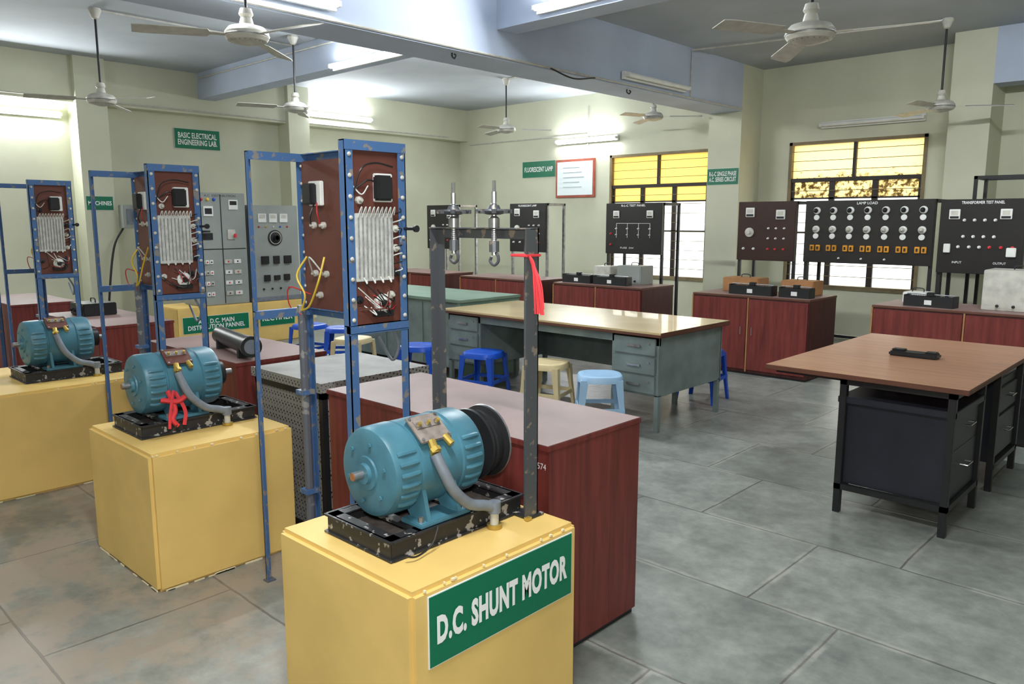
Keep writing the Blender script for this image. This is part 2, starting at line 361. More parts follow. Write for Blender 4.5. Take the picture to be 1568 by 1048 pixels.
# ------------------------------------------------------------ concrete blocks
def block(x0,x1,y0,y1,z1,name='machine_foundation_block'):
    b=B();b.box(x0,x1,y0,y1,0,z1,YEL,.014)
    for i in range(9):
        y=y0+(y1-y0)*random.random()*.97
        b.box(x1-.007,x1+.0012,y,y+random.uniform(.004,.012),z1-.010,z1-.003,YEDGE,.001)
    for i in range(9):
        x=x0+(x1-x0)*random.random()*.9;b.box(x,x+random.uniform(.03,.1),y0-.002,y0+.004,0,random.uniform(.004,.01),YEDGE,.001)
        y=y0+(y1-y0)*random.random()*.9;b.box(x1-.004,x1+.002,y,y+random.uniform(.03,.1),0,random.uniform(.004,.01),YEDGE,.001)
    return b.build(name)
block(-2.12,-1.47,1.18,1.86,.6);block(-3.88,-3.18,1.21,1.87,.6);block(-5.85,-4.9,.55,1.87,.6)
sign('machine_sign','D.C. SHUNT MOTOR',(-1.469,1.53,.475),Y,.595,.205,tw=.91,th=.4,off=.05)

# ------------------------------------------------------------ motors
def motor(cx,y0,zb,drum,variant=0):
    b=B();b.T=Matrix.Translation((cx,y0,zb+.0015))
    w=.155;L=.53;h=.06
    for s_ in (-1,1):
        xo=s_*w
        b.box(xo-.002,xo+.002,0,L,0,h,BLKCH);b.box(xo,xo-s_*.035,0,L,0,.005,BLKCH);b.box(xo,xo-s_*.035,0,L,h-.005,h,BLKCH)
        b.box(xo,xo+s_*.012,0,L,h-.006,h,BLKCH);b.box(xo,xo+s_*.012,0,L,0,.006,BLKCH)
    for yy,s_ in ((0,1),(L,-1)):
        b.box(-w,w,yy-.003,yy+.003,0,h,BLKCH);b.box(-w,w,yy,yy+s_*.035,h-.005,h,BLKCH);b.box(-w-.01,w+.01,yy-s_*.01,yy,h-.006,h,BLKCH);b.box(-w-.01,w+.01,yy-s_*.01,yy,0,.006,BLKCH)
    b.box(-w,w,.10,.135,h-.01,h,BLKCH);b.box(-w,w,.30,.335,h-.01,h,BLKCH);b.box(-w,w,0,L,0.001,.012,DUSTB)
    za=h+.155;o=(0,.03,za)
    prof=[(-.012,.02),(-.012,.03),(0,.032),(.0,.05),(.006,.052),(.008,.115),(.014,.13),(.026,.136),(.1,.137),(.104,.131),(.11,.131),(.112,.135),(.26,.135),(.262,.131),(.268,.131),(.272,.137),(.35,.136),(.362,.13),(.37,.11),(.372,.05),(.385,.045),(.386,.02)]
    b.lathe(o,Y,prof,TEAL,48)
    b.cyl((0,-.015,za),(0,.03,za),.013,STEEL);b.cyl((0,.41,za),(0,.5,za),.014,STEEL)
    b.cyl((0,-.016,za),(0,-.014,za),.012,RUST,n=12)
    for k in range(6):
        a=k*math.pi/3+.3;b.cyl((.09*math.cos(a),.03,za+.09*math.sin(a)),(.09*math.cos(a),.034,za+.09*math.sin(a)),.007,TEAL,n=6)
    for t0,t1 in ((.03,.095),(.28,.345)):
        for side in (0,1):
            for k in range(6):
                a=-.62+k*.235
                if side: a=math.pi-a
                r=.1365;p=Vector((r*math.cos(a),0,r*math.sin(a)))
                b.pipe([(p.x*.97,.03+t0,za+p.z*.97),(p.x*1.005,.03+t0+.014,za+p.z*1.005),(p.x*1.005,.03+t1-.014,za+p.z*1.005),(p.x*.97,.03+t1,za+p.z*.97)],.0085,TEAL,n=8,sub=1)
    for yy in (.14,.26):
        for s_ in (-1,1):
            vs=[(s_*.05,yy,za-.12),(s_*.125,yy,za-.05),(s_*.15,yy,h+.012),(s_*.07,yy,h+.012)]
            vs+=[(p[0],p[1]+.014,p[2]) for p in vs]
            b.add(vs,[(0,1,2,3),(7,6,5,4),(0,4,5,1),(1,5,6,2),(2,6,7,3),(3,7,4,0)],TEAL)
    for s_ in (-1,1):
        b.box(s_*.06,s_*.155,.11,.31,h,h+.014,TEAL,.003)
        for yy in (.125,.295): b.cyl((s_*.135,yy,h+.01),(s_*.135,yy,h+.03),.009,STEEL,n=6)
    R=Matrix.Rotation(math.radians(38),4,'Y');T0=b.T.copy()
    b.T=T0@Matrix.Translation((.075,.2,za+.105))@R
    b.box(-.045,.045,-.055,.055,-.02,.018,TEAL,.004);b.box(-.05,.05,-.06,.06,.018,.024,DUSTB if drum else BROWN,.003)
    for yy in (-.035,0,.035): 
        b.cyl((-.01,yy,.024),(-.01,yy,.042),.006,GOLD,n=8);b.lathe((-.01,yy,.026),Z,[(0,.011),(.005,.011)],STEEL,6)
    b.box(-.03,.0,-.045,.045,.024,.028,DUSTB)
    for sx,sy in ((-.04,-.05),(.04,-.05),(-.04,.05),(.04,.05)): b.cyl((sx,sy,.022),(sx,sy,.03),.005,STEEL,n=6)
    b.cyl((.045,-.02,.02),(.085,-.025,.01),.013,GOLD,n=10);b.cyl((.04,.035,.02),(.075,.04,.02),.011,GOLD,n=10);b.lathe((.07,-.022,.012),X,[(0,.018),(.014,.018)],GOLD,6)
    b.T=T0
    b.pipe([(.14,.18,za+.055),(.168,.19,za+.0),(.178,.22,za-.06),(.178,.28,za-.115),(.184,.34,za-.135),(.19,.375,za-.15)],.0175,CONDUIT,n=12,sub=10)
    b.cyl((.19,.375,za-.14),(.19,.375,0.0),.014,OFFW,n=12);b.cyl((.19,.375,za-.13),(.19,.375,za-.165),.021,CONDUIT,n=12)
    b.cyl((.19,.375,.0),(.19,.375,.012),.024,GOLD,n=12)
    b.pipe([(.17,.16,h+.0),(.185,.13,h-.03),(.19,.1,.014),(.2,.05,.012),(.19,.02,.02)],.003,WB,n=6)
    if variant:
        b.pipe([(.135,.13,za-.02),(.155,.15,h+.05),(.17,.13,h+.01),(.172,.15,.035)],.011,REDCL,n=7)
        b.pipe([(.14,.16,za-.03),(.165,.19,h+.04),(.172,.18,.035)],.009,REDCL,n=6)
        b.pipe([(.13,.1,za-.06),(.16,.16,za-.07),(.165,.2,za-.05)],.012,REDCL,n=6)
        b.pipe([(.15,.15,za-.02),(.17,.12,h+.03),(.18,.11,.03)],.007,REDCL,n=6)
    if drum:
        b.lathe((0,.445,za),Y,[(0,.05),(0,.118),(.008,.12),(.012,.108),(.028,.106),(.032,.113),(.04,.106),(.062,.106),(.066,.12),(.074,.122),(.076,.112),(.068,.1),(.03,.095),(.03,.03),(.05,.03),(.05,.012)],BLK,48)
        b.lathe((0,.515,za),Y,[(0,.12),(.004,.1225),(.009,.1225),(.009,.116),(.004,.113),(0,.113)],STEEL,48)
    else:
        b.lathe((0,.42,za),Y,[(0,.04),(.0,.055),(.03,.055),(.035,.04)],BLK,24)
    return b.build('dc_motor')
motor(-1.82,1.27,.6,True);motor(-3.60,1.29,.6,False,1);motor(-5.30,1.3,.6,False)

b=B()
def angle(b,x,y,z0,z1,sx,sy,w,m,t=.004):
    b.box(x,x+sx*w,y,y+sy*t,z0,z1,m);b.box(x,x+sx*t,y,y+sy*w,z0,z1,m)
angle(b,-2.068,1.812,.602,1.525,1,-1,.036,GREYP);angle(b,-1.598,1.812,.602,1.525,-1,-1,.058,GREYP)
b.box(-2.07,-1.598,1.806,1.812,1.492,1.527,GREYP);b.box(-2.07,-1.598,1.774,1.812,1.523,1.527,GREYP)
b.box(-1.67,-1.59,1.76,1.835,.602,.608,BLKCH);b.box(-2.08,-2.01,1.77,1.835,.602,.608,BLKCH)
b.box(-1.69,-1.67,1.75,1.77,.602,.612,GOLD);b.box(-1.60,-1.585,1.75,1.77,.602,.612,GOLD)
for x in (-1.955,-1.765):
    y=1.785
    b.cyl((x,y,1.44),(x,y,1.64),.0085,STEEL,n=10)
    for k in range(22): b.lathe((x,y,1.60-k*.0065),Z,[(0,.0085),(.002,.0105),(.004,.0085)],STEEL,10)
    b.cyl((x,y,1.635),(x,y,1.675),.006,STEEL,n=8)
    b.lathe((x,y,1.568),Z,[(0,.012),(0,.02),(.008,.05),(.012,.053),(.017,.05),(.018,.022),(.03,.016)],GREYP,24)
    for k in range(8):
        a=k*math.pi/4;b.cyl((x+.05*math.cos(a),y+.05*math.sin(a),1.572),(x+.05*math.cos(a),y+.05*math.sin(a),1.585),.009,GREYP,n=8)
    b.lathe((x,y,1.527),Z,[(0,.018),(.03,.018),(.035,.012)],STEEL,12)
    b.lathe((x,y,1.45),Z,[(0,.01),(0,.016),(.035,.016)],GREYP,10)
    b.pipe([(x,y,1.45),(x+.016,y,1.44),(x+.018,y,1.42),(x,y,1.408),(x-.018,y,1.42),(x-.012,y,1.435)],.005,GREYP,n=8)
b.box(-1.662,-1.592,1.75,1.818,1.44,1.448,REDCL,.002)
for k in range(12):
    x=-1.59+random.uniform(0,.012);e=random.uniform(.0,.04)
    b.pipe([(-1.595,1.765,1.444),(x+.004,1.765,1.42),(x+.014+e*.6,1.762+random.uniform(-.01,.01),1.36),(x+.014+e,1.762,1.285-random.random()*.02)],.0030,REDCL,n=5)
b.build('brake_test_stand')

# ------------------------------------------------------------ blue panel frames
def frame(x0,x1,y0,y1,h=1.825,seed=1):
    rnd=random.Random(seed);b=B();w=.034;zp=1.18
    angle(b,x0,y0,0,h,1,1,.022,BLU);angle(b,x1,y0,0,h,-1,1,w,BLU);angle(b,x0,y1,0,h,1,-1,w,BLU);angle(b,x1,y1,0,h,-1,-1,w,BLU)
    def ry(x,y_0,y_1,z,m=BLU): b.box(x-.002,x+.002,y_0,y_1,z-w,z,m);b.box(x-.03,x,y_0,y_1,z-.004,z,m)
    def rx(y,x_0,x_1,z): b.box(x_0,x_1,y-.002,y+.002,z-w,z,BLU);b.box(x_0,x_1,y-.03,y,z-.004,z,BLU)
    ry(x1,y0,y1,h);ry(x0+.03,y0,y1,h);rx(y1,x0,x1,h)
    ry(x1,y0,y1,zp);ry(x0+.03,y0,y1,zp);rx(y1,x0,x1,zp)
    b.box(x1-.02,x1+.004,y0,y1,zp-.03,zp,BLU,.002)
    b.box(x0-.008,x0+.03,y0-.01,y0+.03,0,.006,DCOND)
    xp=x1-.012
    b.box(xp-.01,xp,y0+.012,y1-.012,zp,h-.03,BROWN);yp=y1-.012
    b.box(x0+.02,x1-.03,yp-.0,yp-.01,zp,h-.03,BROWN)
    for k in range(9):
        z=zp+.02+k*.072
        for yy in (y0+.018,y1-.018): b.lathe((x1+.001,yy,z),X,[(0,.008),(.003,.008),(.007,.004)],OFFW,8)
        b.lathe((x0+.02,yp-.012,z),-Y,[(0,.007),(.004,.004)],OFFW,8)
    b.pipe([(x0+.03,y1-.05,0),(x0+.03,y1-.05,.6),(x0+.025,y1-.05,zp+.01)],.019,DCOND,n=10,sub=2)
    for z in (.35,.8): b.box(x0-.002,x0+.055,y1-.08,y1-.02,z,z+.02,BLU)
    xf=xp;W_=y1-y0
    def lamp_x(y,z): 
        b.box(xf,xf+.02,y-.03,y+.045,z-.05,z+.05,WHITE,.003);b.box(xf+.02,xf+.055,y-.045,y+.02,z-.045,z+.042,BLK,.006)
    lamp_x(y0+W_*.58,1.665)
    b.box(xf+.008,xf+.016,y0+.035,y0+.2,1.335,1.575,COIL,.002)
    for k in range(9):
        y=y0+.045+k*.018
        b.pipe([(xf+.018,y,1.35),(xf+.0185,y+.001,1.56)],.0028,COILD,n=6,sub=1)
        b.pipe([(xf+.018,y,1.56),(xf+.03,y+.003,1.588),(xf+.03,y+.010,1.596),(xf+.018,y+.014,1.57)],.0024,WW,n=5,sub=3)
        if k%2: b.pipe([(xf+.018,y,1.35),(xf+.03,y+.004,1.328),(xf+.018,y+.012,1.34)],.0024,WW,n=5,sub=3)
    for y,z in ((y0+.05,1.27),(y0+.13,1.26),(y0+.19,1.28),(y0+.215,1.36),(y0+.215,1.45),(y0+.215,1.52),(y0+.06,1.62)):
        b.lathe((xf,y,z),X,[(0,.014),(.012,.014),(.014,.008),(.025,.006)],OFFW if rnd.random()>.4 else BLK,10)
    b.lathe((xf,y0+.15,1.25),X,[(0,.034),(.012,.036),(.02,.026),(.022,.01)],WHITE,20);b.lathe((xf+.02,y0+.15,1.25),X,[(0,.016),(.012,.012)],BLK,12)
    b.box(xf,xf+.02,y0+.11,y0+.19,1.205,1.225,BLK)
    for k in range(12):
        y=y0+.03+rnd.random()*.2;z=1.2+rnd.random()*.1;y2=y0+.03+rnd.random()*.2;z2=1.24+rnd.random()*.09
        b.pipe([(xf,y,z),(xf+.02+.02*rnd.random(),(y+y2)/2+.02,(z+z2)/2-.03),(xf+.02,y2,z2)],.0024,(WW,WB,BROWN,WR,WB)[k%5],n=5)
    for k in range(8):
        z=1.36+k*.03;b.pipe([(xf,y0+.2,z),(xf+.03,y0+.225,z+.012),(xf,y0+.24,z+rnd.uniform(-.02,.03))],.0025,(WW,WB)[k%2],n=5)
    b.pipe([(xf,y0+.05,1.66),(xf+.02,y0+.09,1.69),(xf+.02,y0+.13,1.68)],.003,WB,n=6)
    b.pipe([(xf,y0+.03,1.6),(xf+.03,y0+.05,1.72),(xf+.02,y0+.12,1.75),(xf+.02,y0+.2,1.74)],.003,WB,n=6)
    b.pipe([(xf,y0+.03,1.68),(xf+.02,y0+.06,1.64),(xf+.02,y0+.09,1.67)],.0025,WW,n=6)
    yf=yp-.01
    for xx in (x0+.14,x0+.42):
        b.box(xx-.045,xx+.045,yf-.018,yf,1.61,1.71,WHITE,.003);b.box(xx-.045,xx+.02,yf-.05,yf-.018,1.615,1.7,BLK,.005)
        for dx,z in ((-.03,1.53),(.04,1.53),(-.03,1.33),(.05,1.33),(0,1.24)):
            b.lathe((xx+dx,yf,z),-Y,[(0,.014),(.012,.014),(.014,.008),(.025,.006)],OFFW,10)
        b.pipe([(xx-.03,yf-.02,1.33),(xx+.01,yf-.06,1.40),(xx+.05,yf-.02,1.33)],.0035,WW,n=6)
        b.pipe([(xx-.03,yf-.02,1.53),(xx,yf-.04,1.57),(xx,yf-.02,1.62)],.003,WB,n=6)
        b.pipe([(xx+.04,yf-.02,1.53),(xx+.05,yf-.04,1.58),(xx+.02,yf-.02,1.62)],.003,WR,n=6)
    b.pipe([(x0+.07,yf-.02,1.40),(x0+.05,yf-.06,1.32),(x0+.09,yf-.05,1.24),(x0+.04,y1-.06,1.17)],.0045,WY,n=6)
    b.pipe([(x0+.2,yf-.02,1.40),(x0+.21,yf-.06,1.30),(x0+.14,yf-.06,1.2),(x0+.045,y1-.06,1.17)],.0045,WY,n=6)
    b.pipe([(x0+.09,yf-.02,1.24),(x0+.02,yf-.08,1.27),(x0+.0,yf-.07,1.19),(x0+.04,y1-.06,1.15)],.003,WR,n=6)
    b.pipe([(x1-.02,y0+.2,1.16),(x1-.03,y0+.24,1.08),(x1-.08,y1-.02,1.02),(x1-.16,y1-.02,1.1)],.006,CONDUIT,n=7)
    b.cyl((x1,y1-.01,1.52),(x1+.05,y1+.0,1.52),.006,BLK,n=8);b.lathe((x1+.05,y1,1.52),X,[(0,.013),(.01,.013)],BLK,10)
    return b.build('panel_frame')
frame(-2.97,-2.285,1.585,1.85,seed=1);frame(-4.76,-3.965,1.6,1.86,seed=2);frame(-6.9,-6.1,1.66,1.93,seed=3);frame(-8.9,-8.2,1.66,1.93,seed=4)

# ------------------------------------------------------------ red cabinets
def cabinet(x0,x1,y0,y1,h,doors=0,side=RED,top=REDTOP):
    b=B();b.box(x0,x1,y0,y1,.02,h-.018,side,.003)
    b.box(x0+.01,x1-.01,y0+.01,y1-.01,0,.03,BLK)
    b.box(x0-.004,x1+.004,y0-.008,y1+.004,h-.02,h,side if not doors else EDGE,.002);b.box(x0+.0,x1-.0,y0-.004,y1,h-.001,h+.0015,top)
    for k in range(doors):
        a=x0+(x1-x0)*k/doors;c=x0+(x1-x0)*(k+1)/doors
        b.box(a+.012,c-.012,y0-.014,y0+.001,.05,h-.035,RED,.003)
        b.box(a-.004,a+.008,y0-.016,y0,.03,h-.02,BOXW)
        hx=c-.06 if k%2==0 else a+.06
        b.pipe([(hx,y0-.014,h*.5),(hx,y0-.035,h*.5+.01),(hx,y0-.035,h*.5+.09),(hx,y0-.014,h*.5+.1)],.004,CHROME,n=6,sub=1)
    if not doors:
        for k in range(1,3):
            a=y0+(y1-y0)*k/3;b.box(x1-.001,x1+.0012,a-.001,a+.001,.03,h-.03,EDGE)
    return b
b=cabinet(-2.95,-1.645,1.92,2.46,.8);b.text('1574',(-1.678,1.919,.725),X,Z,.048,.022,TXT,off=0);b.build('lab_workbench')
cabinet(-5.0,-3.85,1.95,2.5,.8).build('lab_workbench');cabinet(-7.1,-5.9,1.96,2.5,.8).build('lab_workbench');cabinet(-9.2,-8.0,1.96,2.5,.8).build('lab_workbench')
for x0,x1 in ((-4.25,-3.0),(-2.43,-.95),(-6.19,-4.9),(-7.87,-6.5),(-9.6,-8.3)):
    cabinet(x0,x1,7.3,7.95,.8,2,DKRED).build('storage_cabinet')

# mesh cage
b=B();x0,x1,y0,y1=-3.7,-3.08,1.97,2.6
for x in (x0,x1-.03):
    for y in (y0,y1-.03): b.box(x,x+.03,y,y+.03,0,.78,BLK)
b.box(x0-.01,x1+.01,y0-.01,y1+.01,.785,.8,GTOP,.003)
for z in (.04,.72):
    b.box(x0,x1,y0,y0+.006,z,z+.03,BLK);b.box(x1-.006,x1,y0,y1,z,z+.03,BLK)
PERF=mat('perforated_sheet',(.02,.02,.022),.5)
nt=PERF.node_tree;vo=nt.nodes.new('ShaderNodeTexVoronoi');vo.inputs['Scale'].default_value=60;vo.inputs['Randomness'].default_value=0
mp=nt.nodes.new('ShaderNodeMapping');mp.inputs['Rotation'].default_value=(.3,.6,.785);tcn=nt.nodes.new('ShaderNodeTexCoord');nt.links.new(tcn.outputs['Object'],mp.inputs[0]);nt.links.new(mp.outputs[0],vo.inputs['Vector'])
rp=nt.nodes.new('ShaderNodeValToRGB');rp.color_ramp.elements[0].position=.30;rp.color_ramp.elements[1].position=.38;rp.color_ramp.elements[0].color=(.03,.03,.03,1);rp.color_ramp.elements[1].color=(.27,.26,.24,1)
nt.links.new(vo.outputs['Distance'],rp.inputs[0]);nt.links.new(rp.outputs[0],nt.nodes['Principled BSDF'].inputs['Base Color'])
b.box(x0+.01,x1-.01,y0+.008,y0+.012,.04,.77,PERF);b.box(x1-.012,x1-.008,y0+.01,y1-.01,.04,.77,PERF);b.box(x0+.008,x0+.012,y0+.01,y1-.01,.04,.77,PERF);b.box(x0+.01,x1-.01,y1-.012,y1-.008,.04,.77,PERF)
b.box(x0-.012,x1+.012,y0-.014,y0-.01,.755,.802,PERF);b.box(x1+.01,x1+.014,y0-.012,y1+.012,.755,.802,PERF)
b.build('perforated_load_box')

# ------------------------------------------------------------ distribution panels on yellow plinth
b=B();b.box(-9.75,-9.1,3.9,5.75,0,.52,YEL,.01);b.build('yellow_plinth')
sign('plinth_sign','A.C. D.C. MAIN\nDISTRIBUTION PANNEL',(-9.098,4.38,.31),Y,.84,.2)
sign('plinth_sign','RECTIFIER',(-9.098,5.2,.31),Y,.5,.2,th=.35)
def sq(b,xf,y,z,w,h,m,d=.012): b.box(xf,xf+d,y-w/2,y+w/2,z-h/2,z+h/2,m,.002)
b=B();xf=-9.16;b.box(-9.6,xf,4.22,4.86,.522,1.88,GREYBOX,.006)
b.box(xf,xf+.004,4.535,4.545,.54,1.86,BLK);b.box(xf,xf+.004,4.24,4.84,1.2,1.21,BLK)
for y in (4.3,4.38,4.46): b.lathe((xf,y,1.8),X,[(0,.02),(.015,.018),(.02,.01)],(WR,WY,PBLUE)[int((y-4.3)/.079)],12)
sq(b,xf,4.38,1.66,.12,.12,WHITE);sq(b,xf+.01,4.38,1.66,.09,.07,BLK,.004);sq(b,xf,4.7,1.74,.12,.12,WHITE);sq(b,xf+.01,4.7,1.76,.09,.05,BLK,.004)
sq(b,xf,4.66,1.38,.1,.12,OFFW);b.box(xf+.02,xf+.05,4.68,4.71,1.34,1.39,REDCL,.006)
sq(b,xf,4.36,1.36,.12,.08,BLK);b.pipe([(xf,4.3,1.42),(xf+.05,4.3,1.42),(xf+.07,4.36,1.42)],.012,BLK)
for r in range(4):
    for c in range(5):
        y=4.28+c*.052 if c<3 else 4.6+(c-3)*.12
        z=.66+r*.13;sq(b,xf,y,z,.045 if c<3 else .09,.05,WHITE if (r+c)%3 else OFFW);b.lathe((xf+.012,y,z),X,[(0,.01),(.008,.008)],BLK if (r+c)%2 else REDCL,8)
b.text('A.C. DISTRIBUTION',(xf,4.54,1.845),Y,Z,.4,.025,BLK,off=0);b.build('distribution_board')
b=B();xf=-9.14;b.box(-9.6,xf,4.9,5.58,.56,1.74,GREYBOX,.008);b.box(-9.62,xf+.01,4.88,5.6,.522,.58,CONDUIT,.004)
for y,w in ((5.07,.11),(5.22,.11),(5.37,.11)): sq(b,xf,y,1.58,w,.11,WHITE);sq(b,xf+.012,y,1.6,w-.03,.05,OFFW,.003)
b.lathe((xf,5.24,1.33),X,[(0,.1),(.01,.1),(.015,.085),(.02,.03),(.06,.028),(.06,.01)],BLK,28);b.lathe((xf+.012,5.24,1.33),X,[(0,.082),(.004,.082)],OFFW,28);b.cyl((xf+.02,5.24,1.33),(xf+.06,5.24,1.33),.035,BLK)
for y,z,w,h in ((5.08,1.05,.1,.1),(5.24,1.05,.08,.1),(5.4,1.05,.1,.1),(5.1,.82,.08,.08),(5.24,.82,.08,.06),(5.38,.82,.08,.08)): sq(b,xf,y,z,w,h,BLK,.03);
for k in range(5): b.lathe((xf,5.02+k*.1,1.47),X,[(0,.012),(.01,.012),(.014,.006)],(WR,GOLD,WW,PBLUE,WR)[k],10)
for k in range(4): b.lathe((xf,5.05+k*.12,.68),X,[(0,.014),(.02,.01)],BLK,10)
b.build('rectifier_unit')
b=B();b.box(-10.87,-10.7,3.98,4.25,1.45,1.75,GREYBOX,.006);b.box(-10.7,-10.69,4.02,4.21,1.5,1.7,CONDUIT,.004);b.box(-10.69,-10.66,4.1,4.13,1.55,1.66,BLK,.004)
b.pipe([(-10.8,4.0,1.45),(-10.75,3.85,1.2),(-10.75,3.75,.6),(-10.82,3.72,0.02)],.015,BLK);b.build('wall_switch_box')

# ------------------------------------------------------------ instrument panels along the window wall
def stand(b,x0,x1,y,h,m=BLK,depth=.35):
    for x in (x0,x1-.03):
        b.box(x,x+.03,y,y+.03,0,h,m);b.box(x,x+.03,y+depth,y+depth+.03,0,h,m)
        b.box(x,x+.03,y,y+depth,h-.03,h,m);b.box(x,x+.03,y,y+depth,.3,.33,m)
    b.box(x0,x1,y,y+.03,h-.03,h,m);b.box(x0,x1,y+depth,y+depth+.03,h-.03,h,m);b.box(x0,x1,y+depth,y+depth+.03,.3,.33,m)
def meter(b,x,y,z,s=.075): 
    b.box(x-s/2,x+s/2,y-.015,y,z-s/2,z+s/2,WHITE,.003);b.box(x-s*.32,x+s*.32,y-.017,y-.015,z-s*.1,z+s*.34,OFFW);b.box(x-s*.4,x+s*.4,y-.018,y-.015,z-s*.42,z-s*.2,BLK)
def term(b,x,y,z,m=WHITE,r=.011): b.lathe((x,y,z),-Y,[(0,r*1.3),(.006,r*1.3),(.007,r),(.024,r*.8)],m,10)
def ipanel(name,x0,x1,y,z0,z1,m,title,kind,sm=BLK):
    b=B();b.box(x0,x1,y-.03,y,z0,z1,m,.004);stand(b,x0,x1,y+.002,z1,sm);w=x1-x0;h=z1-z0;yf=y-.03
    if title: b.text(title,((x0+x1)/2,yf,z1-.03),X,Z,min(w*.5,len(title)*.022),.026,TXT,off=.015)
    F=lambda u,v:(x0+w*u,yf,z0+h*v)
    if kind=='lamp':
        for c in range(7):
            u=.1+c*.137
            for v in (.84,.54):
                x,_,z=F(u,v);b.lathe((x,yf,z),-Y,[(0,.036),(.014,.036),(.02,.03)],WHITE,20);b.lathe((x,yf-.02,z),-Y,[(0,.012),(.02,.024),(.035,.02),(.045,.008)],BLK if v>.6 else OFFW,14)
                x,_,z=F(u,v-.11);b.lathe((x,yf,z),-Y,[(0,.028),(.012,.028),(.014,.018)],WHITE,16)
            x,_,z=F(u,.24)
            for dx in (-.03,.03): b.box(x+dx-.022,x+dx+.022,yf-.02,yf,z-.03,z+.03,ORG,.003);b.box(x+dx-.008,x+dx+.008,yf-.028,yf-.02,z-.015,z+.015,BLK)
        for c in range(3): term(b,*F(.3+c*.18,.08),WHITE,.008)
    elif kind=='trans':
        for u in (.18,.78): meter(b,*F(u,.8),.09)
        for u in (.3,.42,.54,.66):
            for v in (.72,.5): term(b,*F(u,v))
        for u in (.12,.25,.38,.5,.62,.75,.88): term(b,*F(u,.36),WHITE if u<.6 else REDCL)
        b.box(F(.82,0)[0],F(.93,0)[0],yf-.03,yf,z0+h*.24,z0+h*.36,WHITE,.004);b.box(F(.08,0)[0],F(.16,0)[0],yf-.025,yf,z0+h*.28,z0+h*.4,WHITE,.003)
        b.text('INPUT',(F(.25,.15)[0],yf,z0+h*.15),X,Z,.08,.02,TXT,off=0);b.text('OUTPUT',(F(.75,.15)[0],yf,z0+h*.15),X,Z,.1,.02,TXT,off=0)
    elif kind=='rlc':
        for u in (.2,.8): meter(b,*F(u,.78),.09)
        for u in (.2,.4,.6,.8):
            term(b,*F(u,.5),r=.009);term(b,*F(u,.38),r=.007);b.box(F(u,0)[0]-.002,F(u,0)[0]+.002,yf-.003,yf,z0+h*.32,z0+h*.6,TXT)
        b.box(F(.2,0)[0],F(.8,0)[0],yf-.003,yf,z0+h*.6,z0+h*.606,TXT)
        b.text('FUSE  SW',(F(.4,.1)[0],yf,z0+h*.12),X,Z,.2,.02,TXT,off=0)
        for v in (.18,.4): term(b,*F(.1,v),REDCL)
    else:
        meter(b,*F(.22,.82),.1);meter(b,*F(.75,.78),.1)
        b.lathe(F(.22,.48),-Y,[(0,.05),(.015,.05),(.02,.02),(.04,.02)],OFFW,22)
        for u in (.55,.68,.82):
            for v in (.55,.38,.2): term(b,*F(u,v),REDCL if v<.3 else WHITE,.009)
        for u in (.12,.3): term(b,*F(u,.2))
    b.build(name)
ipanel('lamp_load_panel',-3.42,-2.19,8.1,1.12,1.75,BLKPAN,'LAMP LOAD','lamp')
ipanel('motor_test_panel',-4.15,-3.5,8.05,1.12,1.75,BRPAN,'','misc')
ipanel('transformer_test_panel',-2.13,-1.45,8.05,1.07,1.74,BLKPAN,'TRANSFORMER TEST PANEL','trans')
ipanel('circuit_test_panel',-5.95,-5.13,8.05,1.14,1.76,BLKPAN,'R-L-C TEST PANEL','rlc')
ipanel('lamp_test_panel',-7.62,-6.95,8.05,1.12,1.78,BLKPAN,'FLUORESCENT LAMP','misc',STEEL)
ipanel('meter_test_panel',-9.4,-8.7,8.05,1.12,1.78,BLKPAN,'','misc',STEEL)
b=B();stand(b,-2.05,-.9,8.75,1.98,BLK,.4);b.box(-2.05,-.9,8.75,9.15,1.6,1.62,BLK);b.box(-1.9,-1.6,8.8,9.1,1.62,1.72,OFFW,.01);b.box(-1.5,-1.1,8.8,9.1,1.62,1.68,OFFW,.01);b.build('equipment_rack')

def rheostat(c,L,ang,m=BLK,name='rheostat'):
    b=B();b.T=Matrix.Translation(c)@Matrix.Rotation(ang,4,'Z')
    for s_ in (-1,1): b.box(s_*L/2-.008,s_*L/2+.008,-.06,.06,0,.1,m,.003)
    b.lathe((-L/2,0,.055),X,[(0,.038),(L,.038)],BLK,20)
    for k in range(int(L/.02)): b.lathe((-L/2+.01+k*.02,0,.055),X,[(0,.038),(.006,.041),(.012,.038)],m,14)
    b.cyl((-L/2,0,.105),(L/2,0,.105),.006,STEEL,n=8);b.box(-.03,.03,-.025,.025,.09,.125,m,.004)
    b.box(-L/2,L/2,-.062,-.058,.0,.09,m);b.box(-.03,.03,-.064,-.06,.02,.06,WHITE);b.build(name)
rheostat((-5.93,7.47,.802),.42,0);rheostat((-5.42,7.45,.802),.46,0);rheostat((-3.66,7.45,.802),.46,-.05);rheostat((-3.2,7.45,.802),.3,0);rheostat((-2.0,7.46,.802),.4,-.1)
b=B();b.cyl((-4.45,2.16,.872),(-3.9,2.06,.872),.05,BLK,n=24);b.cyl((-3.905,2.061,.872),(-3.885,2.057,.872),.058,BLK,n=24);b.cyl((-3.887,2.0575,.872),(-3.883,2.0565,.872),.04,CONDUIT,n=24)
for t in (.15,.85):
    x=-4.45+.55*t;y=2.16-.1*t;b.box(x-.01,x+.01,y-.05,y+.05,.802,.86,BLK)
b.build('cylindrical_choke')
